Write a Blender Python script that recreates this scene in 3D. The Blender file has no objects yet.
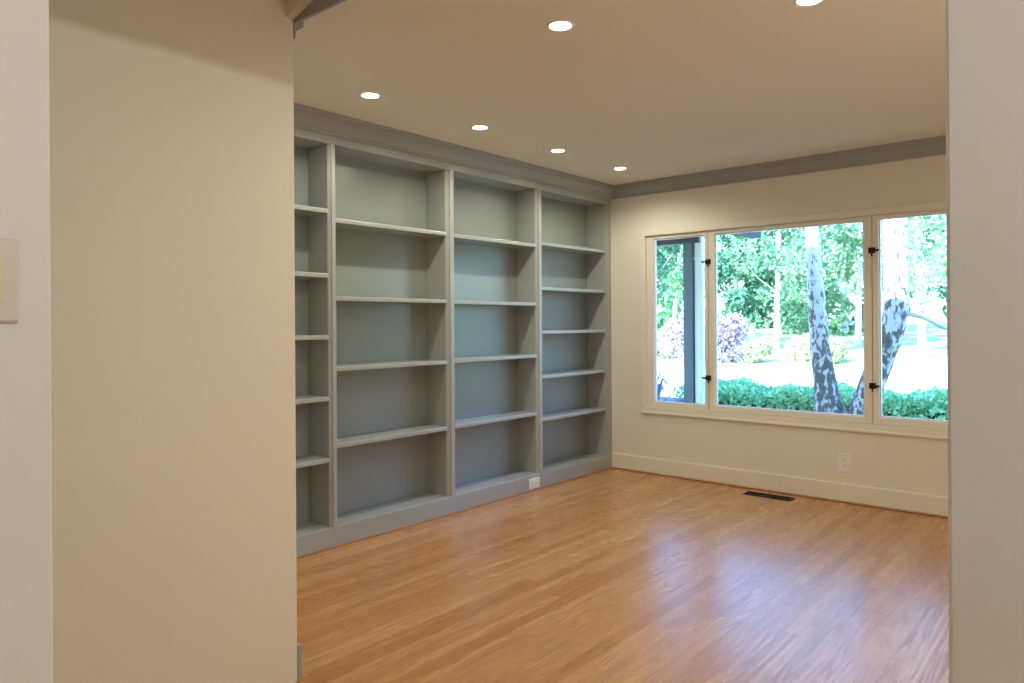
import bpy, bmesh, math, random
import numpy as np
from mathutils import Vector, Matrix

sc = bpy.context.scene
COL = sc.collection
R = math.radians

# ------------------------------------------------------------------ materials
def new_mat(name):
    m = bpy.data.materials.new(name)
    m.use_nodes = True
    nt = m.node_tree
    b = nt.nodes.get('Principled BSDF')
    return m, nt, b

def node(nt, typ, **kw):
    n = nt.nodes.new(typ)
    for k, v in kw.items():
        setattr(n, k, v)
    return n

def math_n(nt, op, a, b=None, c=None):
    n = nt.nodes.new('ShaderNodeMath')
    n.operation = op
    for i, v in enumerate((a, b, c)):
        if v is None:
            continue
        if isinstance(v, (int, float)):
            n.inputs[i].default_value = v
        else:
            nt.links.new(v, n.inputs[i])
    return n.outputs[0]

def mix_rgb(nt, fac, a, b, mode='MIX'):
    n = nt.nodes.new('ShaderNodeMix')
    n.data_type = 'RGBA'
    n.blend_type = mode
    for sock, v in ((n.inputs['Factor'], fac), (n.inputs[6], a), (n.inputs[7], b)):
        if hasattr(v, 'is_output') or isinstance(v, bpy.types.NodeSocket):
            nt.links.new(v, sock)
        elif isinstance(v, (int, float)):
            sock.default_value = v
        else:
            sock.default_value = (*v, 1)
    return n.outputs[2]

def paint(name, col, rough=0.5, bump=0.0, bscale=60, spec=0.5, mottle=0.03, coat=0.0, coat_rough=0.15):
    m, nt, b = new_mat(name)
    tc = node(nt, 'ShaderNodeTexCoord')
    n1 = node(nt, 'ShaderNodeTexNoise')
    n1.inputs['Scale'].default_value = 3.0
    n1.inputs['Detail'].default_value = 4
    nt.links.new(tc.outputs['Object'], n1.inputs['Vector'])
    c2 = tuple(max(0, c * (1 - mottle)) for c in col)
    c1 = tuple(min(1, c * (1 + mottle)) for c in col)
    nt.links.new(mix_rgb(nt, n1.outputs['Fac'], c2, c1), b.inputs['Base Color'])
    b.inputs['Roughness'].default_value = rough
    b.inputs['Specular IOR Level'].default_value = spec
    if coat:
        b.inputs['Coat Weight'].default_value = coat
        b.inputs['Coat Roughness'].default_value = coat_rough
    if bump:
        n2 = node(nt, 'ShaderNodeTexNoise')
        n2.inputs['Scale'].default_value = bscale
        n2.inputs['Detail'].default_value = 3
        nt.links.new(tc.outputs['Object'], n2.inputs['Vector'])
        bp = node(nt, 'ShaderNodeBump')
        bp.inputs['Strength'].default_value = bump
        bp.inputs['Distance'].default_value = 0.002
        nt.links.new(n2.outputs['Fac'], bp.inputs['Height'])
        nt.links.new(bp.outputs['Normal'], b.inputs['Normal'])
    return m

def emitter(name, col, strength):
    m, nt, b = new_mat(name)
    b.inputs['Base Color'].default_value = (0.9, 0.9, 0.88, 1)
    b.inputs['Emission Color'].default_value = (*col, 1)
    b.inputs['Emission Strength'].default_value = strength
    return m

def wood_floor():
    m, nt, b = new_mat('oak_strip_floor')
    L = nt.links.new
    tc = node(nt, 'ShaderNodeTexCoord')
    sep = node(nt, 'ShaderNodeSeparateXYZ')
    L(tc.outputs['Object'], sep.inputs[0])
    x, y = sep.outputs[0], sep.outputs[1]
    W = 0.057
    xs = math_n(nt, 'DIVIDE', x, W)
    i = math_n(nt, 'FLOOR', xs)
    fx = math_n(nt, 'FRACT', xs)
    wn = node(nt, 'ShaderNodeTexWhiteNoise', noise_dimensions='1D')
    L(i, wn.inputs['W'])
    off = math_n(nt, 'MULTIPLY', wn.outputs['Value'], 7.3)
    ys = math_n(nt, 'DIVIDE', math_n(nt, 'ADD', y, off), 1.25)
    j = math_n(nt, 'FLOOR', ys)
    fy = math_n(nt, 'FRACT', ys)
    wn2 = node(nt, 'ShaderNodeTexWhiteNoise', noise_dimensions='2D')
    cv = node(nt, 'ShaderNodeCombineXYZ')
    L(i, cv.inputs[0]); L(j, cv.inputs[1])
    L(cv.outputs[0], wn2.inputs['Vector'])
    rnd = wn2.outputs['Value']
    sepc = node(nt, 'ShaderNodeSeparateColor')
    L(wn2.outputs['Color'], sepc.inputs[0])
    # cathedral grain
    gv = node(nt, 'ShaderNodeCombineXYZ')
    L(math_n(nt, 'MULTIPLY', x, 24.0), gv.inputs[0])
    L(math_n(nt, 'ADD', math_n(nt, 'MULTIPLY', y, 0.85), math_n(nt, 'MULTIPLY', rnd, 40.0)), gv.inputs[1])
    L(math_n(nt, 'MULTIPLY', sepc.outputs[1], 30.0), gv.inputs[2])
    gn = node(nt, 'ShaderNodeTexNoise')
    gn.inputs['Scale'].default_value = 1.0
    gn.inputs['Detail'].default_value = 0.6
    gn.inputs['Distortion'].default_value = 0.0
    L(gv.outputs[0], gn.inputs['Vector'])
    ring = math_n(nt, 'SINE', math_n(nt, 'MULTIPLY', gn.outputs['Fac'], 62.0))
    ring = math_n(nt, 'POWER', math_n(nt, 'MULTIPLY_ADD', ring, 0.5, 0.5), 2.2)
    # pores
    pv = node(nt, 'ShaderNodeCombineXYZ')
    L(math_n(nt, 'MULTIPLY', x, 330.0), pv.inputs[0])
    L(math_n(nt, 'MULTIPLY', y, 9.0), pv.inputs[1])
    L(math_n(nt, 'MULTIPLY', rnd, 20.0), pv.inputs[2])
    pn = node(nt, 'ShaderNodeTexNoise')
    pn.inputs['Scale'].default_value = 1.0
    pn.inputs['Detail'].default_value = 3
    L(pv.outputs[0], pn.inputs['Vector'])
    # broad tone drift over several boards
    bn = node(nt, 'ShaderNodeTexNoise')
    bn.inputs['Scale'].default_value = 1.3
    L(tc.outputs['Object'], bn.inputs['Vector'])
    ramp = node(nt, 'ShaderNodeValToRGB')
    e = ramp.color_ramp.elements
    e[0].position = 0.0; e[0].color = FLOOR_DK
    e[1].position = 1.0; e[1].color = FLOOR_LT
    k = e.new(0.45); k.color = FLOOR_MD
    t = math_n(nt, 'ADD', math_n(nt, 'MULTIPLY', rnd, 0.70), math_n(nt, 'MULTIPLY', bn.outputs['Fac'], 0.40))
    L(t, ramp.inputs['Fac'])
    col = ramp.outputs['Color']
    col = mix_rgb(nt, math_n(nt, 'MULTIPLY', ring, 0.32), col, (0.17, 0.075, 0.030))
    pf = math_n(nt, 'MULTIPLY', math_n(nt, 'SMOOTH_MIN', math_n(nt, 'MAXIMUM', math_n(nt, 'SUBTRACT', pn.outputs['Fac'], 0.5), 0.0), 0.3, 0.1), 1.5)
    col = mix_rgb(nt, pf, col, (0.15, 0.065, 0.026))
    # seams
    sx = math_n(nt, 'LESS_THAN', math_n(nt, 'MINIMUM', fx, math_n(nt, 'SUBTRACT', 1.0, fx)), 0.014)
    sy = math_n(nt, 'LESS_THAN', fy, 0.0018)
    seam = math_n(nt, 'MAXIMUM', sx, sy)
    col = mix_rgb(nt, math_n(nt, 'MULTIPLY', seam, 0.55), col, (0.09, 0.04, 0.018))
    L(col, b.inputs['Base Color'])
    rr = math_n(nt, 'MULTIPLY_ADD', ring, 0.06, FLOOR_ROUGH)
    L(rr, b.inputs['Roughness'])
    b.inputs['Specular IOR Level'].default_value = 0.62
    bp = node(nt, 'ShaderNodeBump')
    bp.inputs['Strength'].default_value = 0.35
    bp.inputs['Distance'].default_value = 0.0005
    h = math_n(nt, 'SUBTRACT', math_n(nt, 'MULTIPLY', ring, -0.6), math_n(nt, 'ADD', pf, math_n(nt, 'MULTIPLY', seam, 1.2)))
    L(h, bp.inputs['Height'])
    L(bp.outputs['Normal'], b.inputs['Normal'])
    return m

FLOOR_DK = (0.47, 0.205, 0.068, 1)
FLOOR_MD = (0.60, 0.285, 0.105, 1)
FLOOR_LT = (0.70, 0.385, 0.165, 1)
FLOOR_ROUGH = 0.27

def leaf_mat(name, c1, c2, transl=0.35, rough=0.5):
    m, nt, b = new_mat(name)
    L = nt.links.new
    g = node(nt, 'ShaderNodeNewGeometry')
    col = mix_rgb(nt, g.outputs['Random Per Island'], c1, c2)
    L(col, b.inputs['Base Color'])
    b.inputs['Roughness'].default_value = rough
    t = node(nt, 'ShaderNodeBsdfTranslucent')
    L(mix_rgb(nt, 0.5, col, (0.30, 0.55, 0.22)), t.inputs['Color'])
    mx = node(nt, 'ShaderNodeMixShader')
    mx.inputs[0].default_value = transl
    L(b.outputs[0], mx.inputs[1]); L(t.outputs[0], mx.inputs[2])
    L(mx.outputs[0], nt.nodes['Material Output'].inputs['Surface'])
    return m

def birch_bark():
    m, nt, b = new_mat('birch_bark')
    L = nt.links.new
    tc = node(nt, 'ShaderNodeTexCoord')
    def noise(scale, vec, detail, dist=0.0):
        mp = node(nt, 'ShaderNodeMapping')
        mp.inputs['Scale'].default_value = vec
        L(tc.outputs['Object'], mp.inputs['Vector'])
        n = node(nt, 'ShaderNodeTexNoise')
        n.inputs['Scale'].default_value = scale
        n.inputs['Detail'].default_value = detail
        n.inputs['Distortion'].default_value = dist
        L(mp.outputs[0], n.inputs['Vector'])
        return n.outputs['Fac']
    big = noise(1.0, (22, 22, 11.0), 4, 0.3)
    sep = node(nt, 'ShaderNodeSeparateXYZ')
    L(tc.outputs['Object'], sep.inputs[0])
    # dark bark spreads towards the foot, painting in the shade there (object z counts from the ground)
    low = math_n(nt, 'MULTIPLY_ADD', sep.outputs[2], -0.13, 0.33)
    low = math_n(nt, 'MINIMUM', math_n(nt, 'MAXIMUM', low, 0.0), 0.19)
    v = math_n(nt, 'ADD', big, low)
    ramp = node(nt, 'ShaderNodeValToRGB')
    e = ramp.color_ramp.elements
    e[0].position = 0.60; e[0].color = (0.56, 0.55, 0.54, 1)
    e[1].position = 0.67; e[1].color = (0.10, 0.095, 0.095, 1)
    L(v, ramp.inputs['Fac'])
    dash = math_n(nt, 'MULTIPLY', math_n(nt, 'GREATER_THAN', noise(1.5, (5, 5, 50), 2), 0.64), 0.55)
    L(mix_rgb(nt, dash, ramp.outputs['Color'], (0.22, 0.20, 0.19)), b.inputs['Base Color'])
    b.inputs['Roughness'].default_value = 0.75
    bp = node(nt, 'ShaderNodeBump')
    bp.inputs['Strength'].default_value = 0.5
    bp.inputs['Distance'].default_value = 0.015
    L(big, bp.inputs['Height'])
    L(bp.outputs['Normal'], b.inputs['Normal'])
    return m

def glass_mat():
    m = bpy.data.materials.new('window_glass')
    m.use_nodes = True
    nt = m.node_tree
    for n in list(nt.nodes):
        if n.type != 'OUTPUT_MATERIAL':
            nt.nodes.remove(n)
    tr = node(nt, 'ShaderNodeBsdfTransparent')
    tr.inputs[0].default_value = (0.97, 0.985, 0.98, 1)
    gl = node(nt, 'ShaderNodeBsdfGlossy')
    gl.inputs['Roughness'].default_value = 0.0
    lw = node(nt, 'ShaderNodeLayerWeight')
    lw.inputs['Blend'].default_value = 0.5
    f = math_n(nt, 'MULTIPLY_ADD', math_n(nt, 'POWER', lw.outputs['Facing'], 5.0), 0.5, 0.035)
    mx = node(nt, 'ShaderNodeMixShader')
    nt.links.new(f, mx.inputs[0])
    nt.links.new(tr.outputs[0], mx.inputs[1])
    nt.links.new(gl.outputs[0], mx.inputs[2])
    nt.links.new(mx.outputs[0], nt.nodes['Material Output'].inputs['Surface'])
    return m

def ground_mat(name, c1, c2, scale=2.0, rough=0.9, bump=0.4):
    m, nt, b = new_mat(name)
    tc = node(nt, 'ShaderNodeTexCoord')
    n = node(nt, 'ShaderNodeTexNoise')
    n.inputs['Scale'].default_value = scale
    n.inputs['Detail'].default_value = 8
    nt.links.new(tc.outputs['Object'], n.inputs['Vector'])
    nt.links.new(mix_rgb(nt, n.outputs['Fac'], c1, c2), b.inputs['Base Color'])
    b.inputs['Roughness'].default_value = rough
    bp = node(nt, 'ShaderNodeBump')
    bp.inputs['Strength'].default_value = bump
    bp.inputs['Distance'].default_value = 0.02
    nt.links.new(n.outputs['Fac'], bp.inputs['Height'])
    nt.links.new(bp.outputs['Normal'], b.inputs['Normal'])
    return m

M = {}
M['wall'] = paint('cream_wall_paint', (0.775, 0.745, 0.65), 0.55, 0.12, 90, 0.35, 0.012)
M['wall_hall'] = paint('pale_hall_paint', (0.72, 0.745, 0.77), 0.55, 0.12, 90, 0.35, 0.012)
M['ceil'] = paint('ceiling_paint', (0.80, 0.755, 0.64), 0.8, 0.1, 70, 0.2, 0.01)
M['trimwhite'] = paint('cream_trim_enamel', (0.81, 0.775, 0.68), 0.32, 0, 60, 0.5, 0.01)
M['grey'] = paint('grey_enamel_lit', (0.375, 0.392, 0.385), 0.25, 0.04, 45, 0.5, 0.03)  # lighter copy: stronger light on the fronts is put into the colour
M['grey_shaded'] = paint('grey_enamel_shaded', (0.268, 0.295, 0.288), 0.25, 0.04, 45, 0.6, 0.03)  # same grey darkened: weaker light on the backs is put into the colour
M['greycrown'] = paint('grey_crown_enamel', (0.33, 0.338, 0.328), 0.30, 0.03, 45, 0.5, 0.03)
M['plate'] = paint('white_plastic', (0.84, 0.83, 0.82), 0.3, 0, 60, 0.5, 0.0)
M['switchplate'] = paint('warm_white_plastic', (0.66, 0.63, 0.62), 0.3, 0, 60, 0.5, 0.0)
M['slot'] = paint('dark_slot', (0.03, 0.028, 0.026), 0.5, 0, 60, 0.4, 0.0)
M['black'] = paint('black_iron', (0.012, 0.011, 0.011), 0.5, 0.1, 200, 0.25, 0.05)
M['ivory'] = paint('ivory_plastic', (0.72, 0.65, 0.48), 0.3, 0, 60, 0.5, 0.0)
M['floor'] = wood_floor()
M['oak'] = paint('oak_shoe_strip', (0.40, 0.20, 0.085), 0.35, 0.1, 120, 0.5, 0.12)
M['glass'] = glass_mat()
M['lamp'] = emitter('lamp_lens', (1.0, 0.92, 0.74), 30.0)
M['lampring'] = paint('lamp_ring_white', (0.85, 0.83, 0.80), 0.4, 0, 60, 0.5, 0.0)
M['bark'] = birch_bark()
M['trunk'] = ground_mat('brown_bark', (0.16, 0.12, 0.09), (0.30, 0.25, 0.2), 9.0)
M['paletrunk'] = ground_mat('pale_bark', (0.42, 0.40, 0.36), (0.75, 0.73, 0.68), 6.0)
M['post'] = paint('painted_post', (0.085, 0.13, 0.165), 0.5, 0.1, 60, 0.4, 0.05)
M['spout'] = paint('white_downspout', (0.75, 0.78, 0.80), 0.4, 0, 60, 0.4, 0.02)
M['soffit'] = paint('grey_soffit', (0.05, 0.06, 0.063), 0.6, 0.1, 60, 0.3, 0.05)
M['drive'] = ground_mat('pale_concrete', (0.62, 0.60, 0.55), (0.76, 0.74, 0.69), 1.2, 0.9, 0.15)
M['ground'] = ground_mat('dry_lawn', (0.36, 0.40, 0.16), (0.60, 0.60, 0.34), 1.6)
M['soil'] = ground_mat('flower_bed_soil', (0.05, 0.045, 0.035), (0.13, 0.11, 0.08), 5.0)
M['paving'] = ground_mat('stone_paving', (0.20, 0.22, 0.24), (0.32, 0.34, 0.36), 2.5, 0.8, 0.2)
M['roof'] = ground_mat('roof_shingle', (0.12, 0.11, 0.10), (0.22, 0.2, 0.19), 12.0)
M['leaf'] = leaf_mat('green_leaves', (0.07, 0.23, 0.11), (0.26, 0.44, 0.27), 0.3)
M['leaf_dark'] = leaf_mat('deep_green_leaves', (0.03, 0.14, 0.085), (0.13, 0.30, 0.18), 0.22)
M['leaf_pale'] = leaf_mat('birch_leaves', (0.16, 0.34, 0.18), (0.42, 0.56, 0.36), 0.4)
M['leaf_hedge'] = leaf_mat('hedge_leaves', (0.20, 0.54, 0.27), (0.52, 0.86, 0.50), 0.25)
M['leaf_yellow'] = leaf_mat('yellow_green_leaves', (0.40, 0.46, 0.22), (0.62, 0.64, 0.42), 0.3)
M['leaf_plum'] = leaf_mat('plum_leaves', (0.22, 0.15, 0.22), (0.60, 0.48, 0.56), 0.2)
M['leaf_blue'] = leaf_mat('blue_violet_leaves', (0.05, 0.09, 0.36), (0.22, 0.28, 0.60), 0.2)

# ------------------------------------------------------------------ helpers
def tag(o, label=None, cat=None, group=None, kind=None):
    if label: o['label'] = label
    if cat: o['category'] = cat
    if group: o['group'] = group
    if kind: o['kind'] = kind
    return o

def link(name, me, mat, parent=None, mats=None):
    o = bpy.data.objects.new(name, me)
    for mm in (mats or [mat]):
        me.materials.append(mm)
    COL.objects.link(o)
    if parent is not None:
        o.parent = parent
        o.matrix_parent_inverse = Matrix.Identity(4)
        o.location = o.location - parent.location if False else o.location
    return o

def finish(bm, name, mat, parent=None, origin=None, smooth=False):
    """bm is in world coordinates; shift to the parent's base so parts sit where they stand."""
    if parent is not None:
        bmesh.ops.translate(bm, verts=bm.verts, vec=-parent_loc(parent))
    bmesh.ops.recalc_face_normals(bm, faces=bm.faces)
    me = bpy.data.meshes.new(name)
    bm.to_mesh(me); bm.free()
    if smooth:
        for p in me.polygons: p.use_smooth = True
    return link(name, me, mat, parent)

def parent_loc(p):
    v = Vector((0, 0, 0))
    while p is not None:
        v += p.location
        p = p.parent
    return v

def add_box(bm, x0, x1, y0, y1, z0, z1, bev=0.0, seg=2):
    g = bmesh.new()
    r = bmesh.ops.create_cube(g, size=1.0)
    for v in g.verts:
        v.co = Vector((x0 + (v.co.x + .5) * (x1 - x0), y0 + (v.co.y + .5) * (y1 - y0), z0 + (v.co.z + .5) * (z1 - z0)))
    if bev > 0:
        bmesh.ops.bevel(g, geom=list(g.edges), offset=bev, segments=seg, profile=0.5, affect='EDGES')
    merge(bm, g)
    return bm

def merge(bm, g):
    me = bpy.data.meshes.new('tmp')
    g.to_mesh(me); g.free()
    bm.from_mesh(me)
    bpy.data.meshes.remove(me)

def box(name, mat, x0, x1, y0, y1, z0, z1, bev=0.0, parent=None, seg=2):
    bm = bmesh.new()
    add_box(bm, x0, x1, y0, y1, z0, z1, bev, seg)
    return finish(bm, name, mat, parent)

def add_cyl(bm, p0, p1, r0, r1=None, n=16, cap=True):
    r1 = r0 if r1 is None else r1
    p0, p1 = Vector(p0), Vector(p1)
    d = (p1 - p0).normalized()
    a = d.orthogonal().normalized(); c = d.cross(a)
    ra = [bm.verts.new(p0 + (a * math.cos(t) + c * math.sin(t)) * r0) for t in [2 * math.pi * i / n for i in range(n)]]
    rb = [bm.verts.new(p1 + (a * math.cos(t) + c * math.sin(t)) * r1) for t in [2 * math.pi * i / n for i in range(n)]]
    for i in range(n):
        bm.faces.new((ra[i], ra[(i + 1) % n], rb[(i + 1) % n], rb[i]))
    if cap:
        bm.faces.new(ra[::-1]); bm.faces.new(rb)

def add_tube(bm, pts, radii, n=14, wob=0.0, rng=None):
    """a bent, tapering limb"""
    pts = [Vector(p) for p in pts]
    rings = []
    for k, p in enumerate(pts):
        d = (pts[min(k + 1, len(pts) - 1)] - pts[max(k - 1, 0)]).normalized()
        a = Vector((1, 0, 0)); a = (a - d * a.dot(d)).normalized(); c = d.cross(a)
        ring = []
        for i in range(n):
            t = 2 * math.pi * i / n
            rr = radii[k] * (1 + (rng.uniform(-wob, wob) if rng else 0))
            ring.append(bm.verts.new(p + (a * math.cos(t) + c * math.sin(t)) * rr))
        rings.append(ring)
    for k in range(len(rings) - 1):
        for i in range(n):
            bm.faces.new((rings[k][i], rings[k][(i + 1) % n], rings[k + 1][(i + 1) % n], rings[k + 1][i]))
    bm.faces.new(rings[0][::-1]); bm.faces.new(rings[-1])

def empty(name, loc, label=None, cat=None, group=None, kind=None):
    o = bpy.data.objects.new(name, None)
    o.empty_display_size = 0.1
    COL.objects.link(o)
    o.location = loc
    return tag(o, label, cat, group, kind)

def struct(o):
    o['kind'] = 'structure'
    return o

# ------------------------------------------------------------------ dimensions
H = 2.44
BX = -3.43            # front plane of the built-in bookcase
BACKX = -3.635        # its back panels
WX = -3.66            # wall behind it
WY = 5.337            # window wall, room side
NY0, NY1 = 1.32, 1.44 # wall with the wide opening
JX = -2.245           # left side of the opening
RX = -0.222           # right side of the opening
RW = 1.30             # far right wall of the room
HB = -1.60            # back of the hall
GZ = -0.45            # ground level outside

# ------------------------------------------------------------------ room shell
struct(box('floor', M['floor'], WX - .1, RW + .1, HB - .1, WY + .1, -0.12, 0.0))
struct(box('ceiling', M['ceil'], WX - .1, RW + .1, HB - .1, WY + .12, H, H + 0.12))
struct(box('wall_left', M['wall'], WX - .14, WX, NY0, WY + .15, 0, H))
struct(box('wall_right', M['wall'], RW, RW + .14, HB, WY + .15, 0, H))
# window wall with its opening
OX0, OX1, OZ0, OZ1 = -3.090, -0.83, 0.555, 1.99
bm = bmesh.new()
T = 0.16
add_box(bm, WX, OX0, WY, WY + T, 0, H)
add_box(bm, OX1, RW, WY, WY + T, 0, H)
add_box(bm, OX0, OX1, WY, WY + T, 0, OZ0)
add_box(bm, OX0, OX1, WY, WY + T, OZ1, H)
struct(finish(bm, 'wall_back', M['wall']))
# wall with the wide opening; its upper corner is haunched
bm = bmesh.new()
add_box(bm, WX, JX - .14, NY0, NY1, 0, H)
def prism_xz(bm, pts, y0, y1):
    a = [bm.verts.new((x, y0, z)) for x, z in pts]
    c = [bm.verts.new((x, y1, z)) for x, z in pts]
    n = len(pts)
    bm.faces.new(a); bm.faces.new(c[::-1])
    for i in range(n):
        bm.faces.new((a[i], a[(i + 1) % n], c[(i + 1) % n], c[i]))
prism_xz(bm, [(JX, H), (JX, 2.345), (JX + .10, 2.374), (JX + .2, 2.401), (JX + .3, 2.415), (RX - .3, 2.415), (RX - .2, 2.401), (RX, 2.345), (RX, H)], NY1 - .03, NY1)
struct(finish(bm, 'wall_front', M['wall']))
struct(box('wall_opening_right', M['wall_hall'], RX, RW, NY0, NY1, 0, H, 0.006))
struct(box('wall_hall_left', M['wall'], JX - .14, JX, HB, NY1, 0, H, 0.004))
struct(box('wall_entry_header', M['wall_hall'], -1.28, -1.16, 0.351, NY0, 2.21, H))
struct(box('wall_entry', M['wall_hall'], -1.28, -1.16, HB, 0.351, 0, H, 0.003))
struct(box('wall_hall_back', M['wall_hall'], JX, RW, HB - .12, HB, 0, H))

# baseboards
def base_profile_x(name, x0, x1, y, sgn, mat, h=0.131, t=0.016):
    bm = bmesh.new()
    a, b_ = sorted((y, y + sgn * t))
    add_box(bm, x0, x1, a, b_, 0, h, 0.004)
    return struct(finish(bm, name, mat))
base_profile_x('baseboard_back', BX + .001, RW, WY, -1, M['trimwhite'])
base_profile_x('baseboard_front', BX, JX, NY1, 1, M['greycrown'], 0.131, 0.02)
bm = bmesh.new()
add_box(bm, BX + .012, RW, WY - .016 - .016, WY - .016, 0, 0.012, 0.004)
struct(finish(bm, 'trim_shoe_back', M['oak']))
struct(box('trim_shoe_left', M['oak'], BX, BX + .012, NY1 + .03, WY - .018, 0, 0.010, 0.003))
# plinth of the bookcases and the rail above them
struct(box('baseboard_left', M['grey'], BX - .02, BX, NY1 + .001, WY - .001, 0, 0.115, 0.003))
struct(box('trim_rail', M['grey'], BX - .02, BX + .001, NY1 + .001, WY - .001, 2.287, 2.338, 0.004))

# crown moulding, mitred round the room
prof = [(0.0, 2.334), (0.012, 2.334), (0.014, 2.347), (0.022, 2.350), (0.026, 2.358), (0.030, 2.372), (0.040, 2.388),
        (0.053, 2.399), (0.064, 2.404), (0.066, 2.414), (0.078, 2.417), (0.080, 2.424), (0.080, H), (0.0, H)]
bm = bmesh.new()
def loop_at(d):
    return [(BX + d, NY1 + d), (BX + d, WY - d), (RW - d, WY - d), (RW - d, NY1 + d)]
rows = [[bm.verts.new((x, y, z)) for x, y in loop_at(d)] for d, z in prof]
for k in range(-1, len(rows) - 1):
    for i in range(4):
        bm.faces.new((rows[k][i], rows[k][(i + 1) % 4], rows[k + 1][(i + 1) % 4], rows[k + 1][i]))
struct(finish(bm, 'trim_crown', M['greycrown']))
# lower members of the crown on the wall beside the opening, ending at the jamb
bm = bmesh.new()
add_box(bm, BX, JX, NY1, NY1 + .009, 2.283, 2.334, 0.002)
add_box(bm, BX, JX, NY1, NY1 + .043, 2.330, 2.358, 0.005)
struct(finish(bm, 'trim_frieze', M['greycrown']))

# ------------------------------------------------------------------ bookcase units
def bookcase(y0, y1, lw, rw, shelves, label, t=0.027):
    root = empty('bookcase', (BX, (y0 + y1) / 2, 0), label, 'bookcase', 'built-in grey bookcases along the left wall')
    zb, zt = 0.09, 2.30
    box('side_panel', M['grey'], BACKX, BX + .0005, y0 + .0005, y0 + lw, zb, zt - .012, 0.003, root)
    bm = bmesh.new()
    sp = 0.0 if rw > .05 else rw * .85
    pts = [(BACKX, y1 - rw), (BX - .003 - sp, y1 - rw), (BX - .003, y1 - .0005), (BACKX, y1 - .0005)]
    lo = [bm.verts.new((px, py, zb)) for px, py in pts]
    hi = [bm.verts.new((px, py, zt - .012)) for px, py in pts]
    bm.faces.new(lo[::-1]); bm.faces.new(hi)
    for i in range(4):
        bm.faces.new((lo[i], lo[(i + 1) % 4], hi[(i + 1) % 4], hi[i]))
    bmesh.ops.bevel(bm, geom=list(bm.edges), offset=.0025, segments=2, affect='EDGES')
    finish(bm, 'side_panel', M['grey'], root)
    box('back_panel', M['grey_shaded'], BACKX - .012, BACKX, y0 + .001, y1 - .001, zb, zt, 0, root)
    box('bottom_panel', M['grey'], BACKX, BX - .001, y0 + lw, y1 - rw, 0.092, 0.1195, 0.003, root)
    box('top_panel', M['grey'], BACKX, BX - .021, y0 + lw, y1 - rw, 2.289, 2.31, 0, root)
    for z in shelves:
        box('shelf', M['grey'], BACKX, BX - .007, y0 + lw, y1 - rw, z - t, z, 0.005, root)
    return root
Y = [NY1 + .03, 2.4375, 3.3725, 4.321, WY]
bookcase(Y[0], Y[1], .03, .016, (1.92, 1.555, 1.206, .858, .51), 'grey built-in bookcase bay with five shelves, half hidden behind the hallway wall edge')
bookcase(Y[1], Y[2], .0275, .022, (1.873, 1.426, 1.022, .583), 'grey built-in bookcase bay with four wide-spaced shelves, next to the half hidden bay')
bookcase(Y[2], Y[3], .039, .021, (1.869, 1.422, 1.026, .585), 'grey built-in bookcase bay with four shelves, its plinth holding the white outlet')
bookcase(Y[3], Y[4], .037, .086, (1.891, 1.545, 1.206, .860, .53), 'grey built-in bookcase bay with five shelves in the corner by the window wall')

# ------------------------------------------------------------------ windows
FZ0, FZ1 = 0.560, 1.985
def window(name, x0, x1, gl, gr, gz0, gz1):
    yf, yb = WY + .010, WY + .058
    bm = bmesh.new()
    add_box(bm, x0, x0 + gl, yf, yb, FZ0, FZ1, .004)
    add_box(bm, x1 - gr, x1, yf, yb, FZ0, FZ1, .004)
    add_box(bm, x0 + gl - .004, x1 - gr + .004, yf + .0004, yb - .0004, FZ0, gz0, .004)
    add_box(bm, x0 + gl - .004, x1 - gr + .004, yf + .0004, yb - .0004, gz1, FZ1, .004)
    root = struct(finish(bm, name, M['trimwhite']))
    # glazing bead stepped back from the sash face
    bm = bmesh.new()
    b = .008
    X0, X1 = x0 + gl, x1 - gr
    add_box(bm, X0, X0 + b, yf + .014, yb - .006, gz0, gz1)
    add_box(bm, X1 - b, X1, yf + .014, yb - .006, gz0, gz1)
    add_box(bm, X0 + b, X1 - b, yf + .014, yb - .006, gz0, gz0 + b)
    add_box(bm, X0 + b, X1 - b, yf + .014, yb - .006, gz1 - b, gz1)
    finish(bm, 'glazing_bead', M['trimwhite'], root)
    box('pane', M['glass'], X0 + b, X1 - b, yf + .026, yf + .031, gz0 + b, gz1 - b, 0, root)
    return root
w1 = window('window_1', -3.086, -2.537, .064, .026, .600, 1.958)
w2 = window('window_2', -2.533, -1.340, .050, .050, .604, 1.958)
w3 = window('window_3', -1.336, -0.835, .040, .045, .610, 1.963)
def latch(parent, x, z, side):
    y = WY + .010
    bm = bmesh.new()
    add_box(bm, x - .022, x + .022, y - .006, y + .001, z - .020, z + .020, .002)     # plate
    add_box(bm, x - .016, x + .016, y - .020, y - .004, z - .015, z + .015, .004)     # body
    a, b = sorted((x + side * .008, x + side * .048))
    add_box(bm, a, b, y - .022, y - .012, z - .008, z + .006, .003)                     # lever
    add_box(bm, x - .004, x + .004, y - .010, y - .002, z - .042, z - .012, .001)      # tail
    o = finish(bm, 'latch', M['black'], parent)
    o['label'] = 'black iron window latch'
latch(w2, -2.535, 1.742, -1); latch(w2, -2.535, .822, -1)
latch(w3, -1.338, 1.748, 1); latch(w3, -1.338, .822, 1)
# flat casing round the whole window group, with a deeper sill strip below
bm = bmesh.new()
cx0, cx1, cz0, cz1 = -3.132, -0.778, 0.508, 2.036
add_box(bm, cx0, OX0 + .003, WY - .014, WY + .004, cz0, cz1, .003)
add_box(bm, OX1 - .003, cx1, WY - .014, WY + .004, cz0, cz1, .003)
add_box(bm, OX0, OX1, WY - .0136, WY + .004, OZ1 - .003, cz1, .003)
add_box(bm, OX0, OX1, WY - .0136, WY + .004, cz0, OZ0 + .003, .003)
add_box(bm, cx0 - .006, cx1 + .006, WY - .024, WY, cz0 - .006, cz0 + .012, .004)
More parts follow.
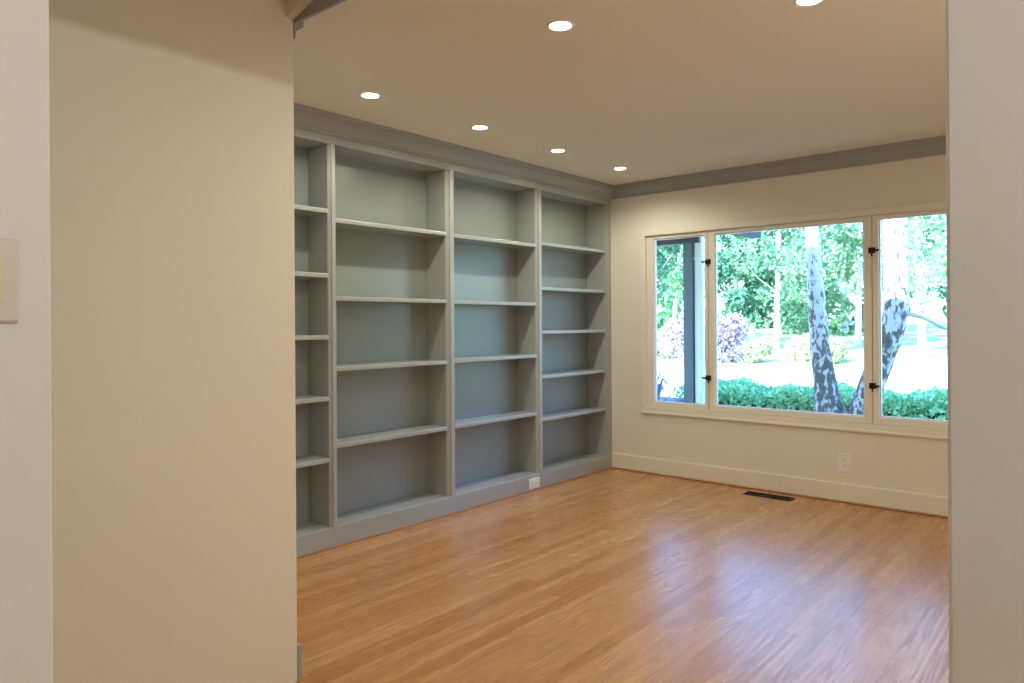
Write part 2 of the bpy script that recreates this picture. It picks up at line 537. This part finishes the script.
# mullion posts behind the gaps between the sashes
add_box(bm, -2.557, -2.513, WY + .0585, WY + .11, OZ0, OZ1)
add_box(bm, -1.360, -1.316, WY + .0585, WY + .11, OZ0, OZ1)
# jamb linings through the wall
add_box(bm, OX0 - .002, OX0 + .004, WY, WY + T, OZ0, OZ1)
add_box(bm, OX1 - .004, OX1 + .002, WY, WY + T, OZ0, OZ1)
add_box(bm, OX0, OX1, WY, WY + T, OZ1 - .004, OZ1 + .002)
add_box(bm, OX0, OX1, WY, WY + T + .05, OZ0 - .02, OZ0 + .004)
struct(finish(bm, 'trim_window', M['trimwhite']))

# ------------------------------------------------------------------ outlets, switch, register
def outlet_wall(loc, label):
    x, y, z = loc
    root = empty('electrical_outlet', loc, label, 'outlet')
    box('cover_plate', M['plate'], x - .0405, x + .0405, y - .006, y, z - .0625, z + .0625, .003, root)
    for dz in (.0215, -.0215):
        bm = bmesh.new()
        add_box(bm, x - .017, x + .017, y - .0085, y - .004, z + dz - .0145, z + dz + .0145, .004)
        s = finish(bm, 'socket', M['plate'], root)
        bm = bmesh.new()
        for dx in (-.0065, .0065):
            add_box(bm, x + dx - .0013, x + dx + .0013, y - .0092, y - .008, z + dz - .002, z + dz + .008)
        add_cyl(bm, (x, y - .0092, z + dz - .008), (x, y - .008, z + dz - .008), .0025)
        finish(bm, 'slots', M['slot'], s)
    return root
outlet_wall((-1.515, WY, .279), 'cream duplex outlet low on the wall under the window')
# the one in the plinth lies on its side
x, y, z = BX, 4.2465, .054
root = empty('electrical_outlet', (x, y, z), 'white duplex outlet set sideways in the grey bookcase plinth', 'outlet')
box('cover_plate', M['plate'], x, x + .006, y - .0625, y + .0625, z - .0405, z + .0405, .003, root)
for dy in (.0215, -.0215):
    s = box('socket', M['plate'], x + .004, x + .0085, y + dy - .0145, y + dy + .0145, z - .017, z + .017, .004, root)
    bm = bmesh.new()
    for dz in (-.0065, .0065):
        add_box(bm, x + .008, x + .0092, y + dy - .002, y + dy + .008, z + dz - .0013, z + dz + .0013)
    add_cyl(bm, (x + .008, y + dy - .008, z), (x + .0092, y + dy - .008, z), .0025)
    finish(bm, 'slots', M['slot'], s)
# light switch on the entry wall
x, z = -1.16, 1.331
y1 = 0.311
root = empty('light_switch', (x, y1 - .0365, z), 'white light switch plate on the hallway wall, cut by the frame edge', 'light switch')
box('cover_plate', M['switchplate'], x, x + .008, y1 - .073, y1, z - .057, z + .057, .004, root)
box('rocker', M['ivory'], x + .006, x + .012, y1 - .0365 - .0165, y1 - .0365 + .0165, z - .033, z + .033, .003, root)
# floor register
rx0, rx1, ry0, ry1 = -2.165, -1.823, 5.115, 5.225
root = empty('floor_register', ((rx0 + rx1) / 2, (ry0 + ry1) / 2, 0), 'black metal floor register in the oak floor before the window wall', 'floor vent')
bm = bmesh.new()
f = .014
for a in ((rx0, rx1, ry0, ry0 + f), (rx0, rx1, ry1 - f, ry1), (rx0, rx0 + f, ry0 + f, ry1 - f), (rx1 - f, rx1, ry0 + f, ry1 - f), ((rx0 + rx1) / 2 - .006, (rx0 + rx1) / 2 + .006, ry0 + f, ry1 - f)):
    add_box(bm, a[0], a[1], a[2], a[3], 0, .005, .0012)
finish(bm, 'frame', M['black'], root)
bm = bmesh.new()
n = 26
for i in range(n):
    xx = rx0 + f + (i + .5) * (rx1 - rx0 - 2 * f) / n
    add_box(bm, xx - .0025, xx + .0025, ry0 + f, ry1 - f, .0012, .0038)
finish(bm, 'louvre', M['black'], root)
box('duct_shade', M['slot'], rx0 + f, rx1 - f, ry0 + f, ry1 - f, 0.0002, .001, 0, root)  # dark sheet painted in for the shade inside the duct

# ------------------------------------------------------------------ recessed ceiling lights
def spot(name, loc, energy, size_deg, col, blend=0.12, radius=0.04):
    ld = bpy.data.lights.new(name, 'SPOT')
    ld.energy = energy
    ld.spot_size = R(size_deg)
    ld.spot_blend = blend
    ld.shadow_soft_size = radius
    ld.color = col
    o = bpy.data.objects.new(name, ld)
    COL.objects.link(o)
    o.location = loc
    return o

BEAM = 23.5
def downlight(x, y, label, tilt=0):
    root = empty('recessed_light', (x, y, H), label, 'ceiling light', 'recessed ceiling lights')
    bm = bmesh.new()
    n = 40
    pr = [(.042, -.0015), (.043, -.005), (.051, -.006), (.056, -.003), (.0565, 0.0)]
    rings = [[bm.verts.new((x + r * math.cos(2 * math.pi * i / n), y + r * math.sin(2 * math.pi * i / n), H + dz)) for i in range(n)] for r, dz in pr]
    for k in range(len(pr) - 1):
        for i in range(n):
            bm.faces.new((rings[k][i], rings[k][(i + 1) % n], rings[k + 1][(i + 1) % n], rings[k + 1][i]))
    finish(bm, 'trim_ring', M['lampring'], root, smooth=True)
    bm = bmesh.new()
    top = [bm.verts.new((x + .0425 * math.cos(2 * math.pi * i / n), y + .0425 * math.sin(2 * math.pi * i / n), H - .0015)) for i in range(n)]
    bot = [bm.verts.new((x + .0405 * math.cos(2 * math.pi * i / n), y + .0405 * math.sin(2 * math.pi * i / n), H - .0045)) for i in range(n)]
    for i in range(n):
        bm.faces.new((top[i], top[(i + 1) % n], bot[(i + 1) % n], bot[i]))
    bm.faces.new(bot); bm.faces.new(top[::-1])
    o = finish(bm, 'lens', M['lamp'], root)
    o['label'] = 'glowing round lens'
    spot('lamp_beam', (x, y, H - .012), BEAM, 160, (1.0, .965, .77), .50, .035)
    return root
downlight(-2.950, 2.336, 'lit recessed ceiling light over the boundary of the first two bookcase bays')
downlight(-2.945, 3.153, 'lit recessed ceiling light in the bookcase row, second from the hallway')
downlight(-2.950, 3.932, 'lit recessed ceiling light in the bookcase row, before the third bay')
downlight(-2.940, 4.705, 'lit recessed ceiling light nearest the corner of bookcase and window wall')
downlight(-1.697, 2.284, 'lit recessed ceiling light alone in the middle of the ceiling')
downlight(-0.878, 2.700, 'lit recessed ceiling light cut by the top edge of the photo')

spot('hall_lamp', (1.0, 0.95, H - .02), 70, 179, (1.0, .96, .86), 0.0, .06)
def fill_light(name, loc, energy, col, radius):
    ld = bpy.data.lights.new(name, 'POINT')
    ld.energy = energy; ld.color = col; ld.shadow_soft_size = radius
    o = bpy.data.objects.new(name, ld)
    COL.objects.link(o)
    o.location = loc
    return o
# unseen fill lights, added to brighten the hall and the room
fill_light('hall_fill', (0.75, -1.05, 2.15), 3.4, (1.0, .97, .92), .22)
fill_light('room_fill', (0.80, 2.6, 1.15), 21, (1.0, .95, .80), .25)

# ------------------------------------------------------------------ outdoors
rng = random.Random(7)
nrg = np.random.default_rng(11)

def leaves_mesh(name, pts, size, mat, parent=None, droop=0.0, aspect=0.55):
    """diamond leaves at the given points (world), random attitude"""
    pts = np.asarray(pts, float)
    n = len(pts)
    if parent is not None:
        pts = pts - np.array(parent_loc(parent))
    s = size * nrg.uniform(.6, 1.35, n)[:, None]
    a = nrg.normal(size=(n, 3)); a[:, 2] -= droop
    a /= np.linalg.norm(a, axis=1)[:, None]
    b = nrg.normal(size=(n, 3))
    b -= a * np.sum(a * b, 1)[:, None]
    b /= np.linalg.norm(b, axis=1)[:, None]
    nn = np.cross(a, b)
    v = np.empty((n, 4, 3))
    v[:, 0] = pts - a * s * .5
    v[:, 1] = pts + b * s * aspect * .5 - nn * s * .06
    v[:, 2] = pts + a * s * .5
    v[:, 3] = pts - b * s * aspect * .5 - nn * s * .06
    me = bpy.data.meshes.new(name)
    me.vertices.add(n * 4)
    me.vertices.foreach_set('co', v.reshape(-1))
    me.loops.add(n * 4)
    me.loops.foreach_set('vertex_index', np.arange(n * 4))
    me.polygons.add(n)
    me.polygons.foreach_set('loop_start', np.arange(n) * 4)
    me.polygons.foreach_set('loop_total', np.full(n, 4))
    me.update(calc_edges=True)
    return link(name, me, mat, parent)

def clump_points(centres, radii, n, flat=1.0):
    centres = np.asarray(centres, float); radii = np.asarray(radii, float)
    w = radii ** 2; w /= w.sum()
    k = nrg.choice(len(centres), n, p=w)
    d = nrg.normal(size=(n, 3)); d /= np.linalg.norm(d, axis=1)[:, None]
    r = radii[k] * nrg.uniform(0.35, 1, n) ** .5
    p = centres[k] + d * r[:, None] * np.array([1, 1, flat])
    return p

def crown_clumps(c, rad, n, rc):
    c = np.array(c); rad = np.array(rad)
    d = nrg.normal(size=(n, 3)); d /= np.linalg.norm(d, axis=1)[:, None]
    q = c + d * rad * (nrg.uniform(.3, 1, n) ** .5)[:, None]
    return q, rc * nrg.uniform(.6, 1.3, n)

# ground: bed by the house, then a pale drive, then lawn rising to the trees
def gz(y):
    if y < 11: return GZ
    return GZ + (y - 11) * 0.050
def sheet(name, mat, x0, x1, ys, lift=0.0):
    bm = bmesh.new()
    xs = [x0 + (x1 - x0) * i / 6 for i in range(7)]
    top = [[bm.verts.new((x, y, gz(y) + lift)) for x in xs] for y in ys]
    for a in range(len(ys) - 1):
        for i in range(6):
            bm.faces.new((top[a][i], top[a][i + 1], top[a + 1][i + 1], top[a + 1][i]))
    ext = bmesh.ops.extrude_face_region(bm, geom=list(bm.faces))
    for v in ext['geom']:
        if isinstance(v, bmesh.types.BMVert):
            v.co.z -= 0.3
    return struct(finish(bm, name, mat))
sheet('ground', M['ground'], -60, 30, [5.5, 8, 11, 16, 24, 40, 75], -0.02)
sheet('driveway', M['drive'], -40, 20, [9.4, 11, 14, 19, 20.2], 0.0)
sheet('path', M['paving'], -9.5, -3.05, [5.55, 7.0, 9.4], 0.01)

# house roof and eave
bm = bmesh.new()
def prism_yz(bm, pts, x0, x1):
    a = [bm.verts.new((x0, y, z)) for y, z in pts]
    c = [bm.verts.new((x1, y, z)) for y, z in pts]
    n = len(pts)
    bm.faces.new(a[::-1]); bm.faces.new(c)
    for i in range(n):
        bm.faces.new((a[i], c[i], c[(i + 1) % n], a[(i + 1) % n]))
prism_yz(bm, [(-5.0, 2.60), (6.15, 2.60), (6.15, 2.80), (1.0, 4.1), (-5.0, 2.8)], -9.0, 5.0)
struct(finish(bm, 'roof', M['roof']))

# porch: post, beam, rafter tail, downspout
porch = empty('porch', (-3.42, 6.8, GZ), 'blue-grey porch post with beam and white downspout outside the small window', 'porch')
box('post', M['post'], -3.500, -3.398, 6.8, 6.92, GZ, 2.075, .004, porch)
bm = bmesh.new()
add_box(bm, -3.52, -3.378, 6.77, 6.95, GZ, GZ + .16, .006)
finish(bm, 'post_base', M['post'], porch)
bm = bmesh.new()
add_box(bm, -8.5, -3.34, 6.79, 6.95, 2.075, 2.33, .005)
finish(bm, 'beam', M['soffit'], porch)
bm = bmesh.new()
add_box(bm, -2.68, -2.58, 5.50, 6.55, 2.035, 2.20, .004)
finish(bm, 'rafter_tail', M['soffit'], porch)
bm = bmesh.new()
add_box(bm, -9.0, -2.56, 5.5, 7.15, 2.48, 2.6, .004)
finish(bm, 'porch_roof', M['soffit'], porch)
ds = bmesh.new()
add_box(ds, -3.392, -3.308, 6.83, 6.90, GZ + .05, 2.45, .01)
for z in (.4, 1.9):
    add_box(ds, -3.397, -3.303, 6.825, 6.905, z, z + .03, .003)
finish(ds, 'downspout', M['spout'], porch)

# two-stemmed birch close to the window
birch = empty('birch_tree', (-2.20, 7.9, GZ), 'white-barked birch forking low into two stems just outside the window', 'tree')
bm = bmesh.new()
# left stem, leaning left as it rises
def arc(pts, r, k=26):
    out, rr = [], []
    for i in range(k + 1):
        t = i / k * (len(pts) - 1)
        a = min(int(t), len(pts) - 2); f_ = t - a
        p0 = Vector(pts[max(a - 1, 0)]); p1 = Vector(pts[a]); p2 = Vector(pts[a + 1]); p3 = Vector(pts[min(a + 2, len(pts) - 1)])
        q = 0.5 * ((2 * p1) + (-p0 + p2) * f_ + (2 * p0 - 5 * p1 + 4 * p2 - p3) * f_ ** 2 + (-p0 + 3 * p1 - 3 * p2 + p3) * f_ ** 3)
        out.append(q); rr.append(r[a] * (1 - f_) + r[a + 1] * f_)
    return out, rr
BIRCH_L = [(-2.25, 7.9, GZ - .1), (-2.352, 7.9, .127), (-2.396, 7.9, .322), (-2.430, 7.9, .562), (-2.488, 7.9, .992), (-2.521, 7.9, 1.489), (-2.555, 7.9, 2.1), (-2.62, 7.95, 3.6), (-2.7, 8.0, 6.0)]
BIRCH_LR = [.27, .190, .148, .118, .099, .085, .071, .062, .03]
BIRCH_R = [(-2.30, 7.9, GZ - .1), (-2.176, 7.9, .144), (-2.093, 7.9, .345), (-2.0, 7.9, .585), (-1.884, 7.9, .922), (-1.775, 7.9, 1.292), (-1.750, 7.9, 1.766), (-1.752, 7.9, 2.3), (-1.72, 7.9, 3.6), (-1.6, 7.9, 6.0)]
BIRCH_RR = [.22, .130, .122, .121, .119, .117, .115, .116, .10, .03]
p_, r_ = arc(BIRCH_L, BIRCH_LR); add_tube(bm, p_, r_, 18, .03, rng)
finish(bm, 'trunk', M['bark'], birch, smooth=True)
bm = bmesh.new()
p_, r_ = arc(BIRCH_R, BIRCH_RR); add_tube(bm, p_, r_, 18, .03, rng)
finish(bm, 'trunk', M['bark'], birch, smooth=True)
bm = bmesh.new()
p_, r_ = arc([(-1.76, 7.9, 1.335), (-1.64, 7.9, 1.328), (-1.506, 7.9, 1.289), (-1.314, 7.9, 1.183), (-.9, 7.9, 1.05)], [.026, .024, .021, .018, .01], 14)
add_tube(bm, p_, r_, 10, .05, rng)
finish(bm, 'branch', M['paletrunk'], birch, smooth=True)  # paler than the stems: sunlight on the branch is put into its colour
# hanging sprays of small leaves
cs, rs = [], []
for _ in range(130):
    x = nrg.uniform(-4.6, 0.4); y = nrg.uniform(7.2, 9.6)
    cs.append((x, y, nrg.uniform(2.3, 4.8))); rs.append(nrg.uniform(.18, .42))
for _ in range(60):
    x = nrg.uniform(-2.1, -.9); y = nrg.uniform(8.2, 9.8)
    cs.append((x, y, nrg.uniform(1.45, 2.4))); rs.append(nrg.uniform(.12, .26))
for _ in range(26):
    x = nrg.uniform(-3.4, -2.2); y = nrg.uniform(8.2, 9.8)
    cs.append((x, y, nrg.uniform(1.75, 2.5))); rs.append(nrg.uniform(.12, .24))
leaves_mesh('foliage', clump_points(cs, rs, 9000), .05, M['leaf_pale'], birch, droop=.8, aspect=.7)

# hedge of ground cover right under the window
def hedge_pts(x0, x1, y0, y1, z0, z1, n):
    p = np.stack([nrg.uniform(x0, x1, n), nrg.uniform(y0, y1, n), nrg.uniform(z0, z1, n) ** 1.0], 1)
    top = z1 - .07 * (np.sin(p[:, 0] * 5.1) * .5 + .5) - .05 * (np.sin(p[:, 0] * 11.7 + p[:, 1] * 4) * .5 + .5)
    p[:, 2] = z0 + (top - z0) * nrg.uniform(0, 1, n) ** .45
    return p
hd = empty('hedge', (-1.6, 8.9, GZ), 'low leafy green hedge running behind the birch stems outside', 'hedge')
hb = bmesh.new()
add_box(hb, -4.3, 1.4, 8.55, 9.15, GZ, .30, .06, 3)
finish(hb, 'twigs', M['soil'], hd)
leaves_mesh('foliage', hedge_pts(-4.45, 1.5, 8.35, 9.35, 0.0, .53, 25000), .055, M['leaf_hedge'], hd, aspect=.75)

# plum shrub behind the post
ps = empty('plum_shrub', (-6.5, 13.4, gz(13.4)), 'pinkish plum shrub beyond the porch post at the drive edge', 'shrub')
q, rr = crown_clumps((-6.5, 13.4, .92), (.85, .65, .52), 40, .24)
leaves_mesh('foliage', clump_points(q, rr, 5200), .10, M['leaf_plum'], ps)
bm = bmesh.new()
for k in range(7):
    a = k * .9
    add_tube(bm, [(-6.5 + .1 * math.cos(a), 13.4 + .1 * math.sin(a), gz(13.4) - .1), (-6.5 + .4 * math.cos(a), 13.4 + .3 * math.sin(a), .6), (-6.5 + .8 * math.cos(a), 13.4 + .5 * math.sin(a), 1.2)], [.035, .025, .01], 8)
finish(bm, 'stem', M['trunk'], ps)

# blue-violet strappy plant and a stone trough at the foot of the post
bp_ = empty('blue_plant', (-4.05, 6.75, GZ), 'blue-violet strappy plant at the foot of the porch post', 'plant')
bm = bmesh.new()
for k in range(70):
    a = rng.uniform(0, 2 * math.pi); ln = rng.uniform(.25, .6); hh = rng.uniform(.75, 1.2)
    b0 = Vector((-4.05 + rng.uniform(-.12, .12), 6.72 + rng.uniform(-.1, .1), GZ))
    d = Vector((math.cos(a), math.sin(a), 0)); s_ = d.cross(Vector((0, 0, 1)))
    ps_ = [b0, b0 + d * ln * .3 + Vector((0, 0, hh * .6)), b0 + d * ln * .7 + Vector((0, 0, hh)), b0 + d * ln + Vector((0, 0, hh * .9))]
    ws = [.022, .03, .02, .003]
    vs = [(bm.verts.new(p + s_ * w), bm.verts.new(p - s_ * w)) for p, w in zip(ps_, ws)]
    for i in range(3):
        bm.faces.new((vs[i][0], vs[i + 1][0], vs[i + 1][1], vs[i][1]))
finish(bm, 'leaves', M['leaf_blue'], bp_)
st = empty('stone_trough', (-4.35, 7.6, GZ), 'grey stone trough on the paving left of the porch post', 'trough')
bm = bmesh.new()
add_box(bm, -4.75, -4.05, 7.45, 7.8, GZ, .28, .02)
finish(bm, 'body', M['paving'], st)
bm = bmesh.new()
add_box(bm, -4.79, -4.01, 7.41, 7.84, .28, .36, .015)
finish(bm, 'rim', M['post'], st)

# bushes in the sun beyond the drive
bush_specs = [(-12.3, 21.7, 1.1, .9), (-9.3, 21.2, 1.25, .8), (-6.9, 21.6, 0.85, .7)]
blabels = ['sunlit yellow-green bush beyond the drive, behind the plum shrub', 'sunlit yellow-green bush beyond the drive, left of the birch stems', 'sunlit yellow-green bush beyond the drive, directly behind the left birch stem']
for (x, y, rad, hh), lb in zip(bush_specs, blabels):
    b = empty('bush', (x, y, gz(y)), lb, 'bush', 'sunlit bushes beyond the drive')
    q, rr = crown_clumps((x, y, gz(y) + hh * .42), (rad, .8, hh * .42), 30, .3)
    leaves_mesh('foliage', clump_points(q, rr, 3800), .13, M['leaf_yellow'], b)
    bm = bmesh.new()
    for k in range(5):
        a = k * 1.26
        add_tube(bm, [(x + .1 * math.cos(a), y, gz(y) - .1), (x + .5 * math.cos(a), y + .3 * math.sin(a), gz(y) + hh * .5)], [.04, .012], 7)
    finish(bm, 'stem', M['trunk'], b)

# trees
def tree(x, y, hcrown, rad, mat, n, size, tr, tmat, label, lean=0.0, low=2.0, name='leafy_tree'):
    g = gz(y)
    t = empty(name, (x, y, g), label, 'tree', 'woodland backdrop trees' if name == 'woodland_tree' else 'trees beyond the drive')
    bm = bmesh.new()
    p_, r_ = arc([(x, y, g - .2), (x + lean * .3, y, g + 2), (x + lean * .7, y, g + 4), (x + lean, y, g + hcrown)], [tr * 1.3, tr, tr * .8, tr * .3], 14)
    add_tube(bm, p_, r_, 10, .05, rng)
    for k in range(5):
        a = k * 1.3 + x; z = g + low + .3 + k * .6
        b0 = Vector((x + lean * .4, y, z))
        add_tube(bm, [b0, b0 + Vector((math.cos(a) * rad[0] * .4, math.sin(a) * rad[1] * .4, .5)), b0 + Vector((math.cos(a) * rad[0] * .75, math.sin(a) * rad[1] * .75, 1.2))], [tr * .4, tr * .25, tr * .1], 7)
    finish(bm, 'trunk', tmat, t, smooth=True)
    q, rr = crown_clumps((x + lean, y, g + low + rad[2]), rad, 60, rad[0] * .26)
    leaves_mesh('foliage', clump_points(q, rr, n), size, mat, t, droop=.4, aspect=.7)
    return t
front = [
    (-13.6, 23.6, 6, (1.5, 1.4, 2.7), 'leaf_dark', .10, .0, 1.7, 'paletrunk', 'deep green tree beyond the drive, at the left edge of the small pane'),
    (-15.1, 28.4, 6, (1.7, 1.4, 2.7), 'leaf', .09, .5, 1.6, 'paletrunk', 'green tree with slanting pale stem beyond the drive, just left of the porch post'),
    (-10.6, 24.6, 6, (1.1, 1.1, 1.9), 'leaf_dark', .08, .0, 1.0, 'paletrunk', 'small deep green tree beyond the drive, near the left edge of the middle pane'),
    (-11.4, 28.0, 6, (1.6, 1.4, 2.6), 'leaf_dark', .10, .1, 1.7, 'paletrunk', 'deep green pale-stemmed tree beyond the drive, in the left half of the middle pane'),
    (-8.9, 23.8, 6, (1.6, 1.3, 2.5), 'leaf', .08, .2, 1.7, 'paletrunk', 'green pale-stemmed tree beyond the drive, just left of the left birch stem'),
    (-7.5, 28.0, 6, (1.7, 1.4, 2.7), 'leaf_pale', .10, .2, 1.6, 'paletrunk', 'pale green tree beyond the drive, between the two birch stems'),
    (-4.6, 23.8, 6, (1.6, 1.4, 2.6), 'leaf_pale', .10, -.2, 1.5, 'paletrunk', 'pale green tree beyond the drive, behind the right birch stem'),
    (-3.2, 28.2, 6, (1.8, 1.4, 2.8), 'leaf', .12, .2, 1.4, 'paletrunk', 'green leafy tree beyond the drive, at the right of the right-hand pane'),
    (1.2, 24.0, 6, (2.0, 1.6, 3.2), 'leaf', .12, .2, .6, 'trunk', 'green tree beyond the drive, hidden to the right of the window view'),
    (5.6, 22.0, 6, (2.0, 1.6, 3.2), 'leaf_dark', .12, .2, .2, 'trunk', 'deep green tree farther right along the drive, outside the window view'),
    (10.0, 24.0, 6, (2.2, 1.6, 3.2), 'leaf', .12, .2, .2, 'trunk', 'green tree near the right end of the drive, outside the window view'),
    (15.6, 25.0, 6, (2.4, 1.6, 3.2), 'leaf_dark', .12, .2, .2, 'trunk', 'deep green tree at the right end of the drive, outside the window view'),
]
for x, y, hc, rad, lm, tr, lean, low, tm, lb in front:
    tree(x, y, hc, rad, M[lm], 7500, .155, tr, M[tm], lb, lean, low)
for k in range(7):
    x = -29 + k * 4.9 + rng.uniform(-.4, .4); y = 34 + (k % 2) * 4.2
    lo = -2.2 if x < -9 else -.5
    tree(x, y, 9, (2.7, 1.9, 4.6), M['leaf_dark' if k % 2 else 'leaf'], 6500, .27, .15, M['paletrunk'], 'dense dark green tree in the woodland backdrop, farthest row seen through the window', rng.uniform(-.3, .3), lo, 'woodland_tree')

for x, y, rad, hh, lb in ((4.3, 11.8, 1.5, 2.6, 'added, unseen tall green shrub by the drive, to the right of the window view'), (8.2, 14.2, 1.7, 2.9, 'added, unseen tall green shrub farther right by the drive, outside the window view')):
    b = empty('shrub', (x, y, gz(y)), lb, 'shrub', 'added tall shrubs right of the window view')  # unseen shrubs, added to turn the shelf-back reflections green
    q, rr = crown_clumps((x, y, gz(y) + hh * .5), (rad, 1.1, hh * .45), 40, .4)
    leaves_mesh('foliage', clump_points(q, rr, 6000), .13, M['leaf'], b)
    bm = bmesh.new()
    for k in range(6):
        a = k * 1.05
        add_tube(bm, [(x + .1 * math.cos(a), y, gz(y) - .1), (x + .6 * math.cos(a), y + .4 * math.sin(a), gz(y) + hh * .6)], [.05, .015], 7)
    finish(bm, 'stem', M['trunk'], b)

# ------------------------------------------------------------------ sun and sky
sun = bpy.data.lights.new('sun', 'SUN')
sun.energy = 23.0
sun.angle = R(0.55)
sun.color = (0.84, 0.95, 1.0)
so = bpy.data.objects.new('sun', sun)
COL.objects.link(so)
d = Vector((0.28, 1.0, -0.80))
so.rotation_euler = d.to_track_quat('-Z', 'Y').to_euler()
w = bpy.data.worlds.new('sky')
sc.world = w
w.use_nodes = True
nt = w.node_tree
bg = nt.nodes['Background']
sky = node(nt, 'ShaderNodeTexSky')
sky.sky_type = 'NISHITA'
sky.sun_disc = False
sky.sun_elevation = R(38)
sky.sun_rotation = R(195)
sky.air_density = 1.0
sky.dust_density = 0.6
sky.ozone_density = 2.5
nt.links.new(mix_rgb(nt, 1.0, sky.outputs[0], (0.62, 0.90, 1.22), 'MULTIPLY'), bg.inputs['Color'])
bg.inputs['Strength'].default_value = 1.55

# ------------------------------------------------------------------ camera
f, cx, cy, roll = 721.0, 512.0, 322.5, R(0.345)
yaw = math.atan((1130 - 512) / f)
cam = bpy.data.cameras.new('camera')
cam.sensor_fit = 'HORIZONTAL'
cam.sensor_width = 36.0
cam.lens = f / 1024 * 36.0
cam.shift_y = (cy - 341.5) / 1024.0
cam.clip_start = 0.05
cam.clip_end = 300
co = bpy.data.objects.new('camera', cam)
COL.objects.link(co)
fw = Vector((-math.sin(yaw), math.cos(yaw), 0)); rt = Vector((math.cos(yaw), math.sin(yaw), 0)); up = Vector((0, 0, 1))
c, s = math.cos(roll), math.sin(roll)
ir = c * rt - s * up      # image right in the world
iu = s * rt + c * up      # image up in the world
Rm = Matrix((ir, iu, -fw)).transposed().to_4x4()
co.matrix_world = Matrix.Translation((0, 0, 1.27)) @ Rm
sc.camera = co

# ------------------------------------------------------------------ colour management and sampling
vs = sc.view_settings
vs.view_transform = 'Standard'
vs.look = 'None'
vs.exposure = 0.12
vs.gamma = 1.0
vs.use_curve_mapping = False
cy_ = sc.cycles
cy_.use_denoising = True
cy_.max_bounces = 10
cy_.diffuse_bounces = 6
cy_.glossy_bounces = 4
cy_.transparent_max_bounces = 24
cy_.sample_clamp_indirect = 6.0
cy_.caustics_reflective = False
cy_.caustics_refractive = False
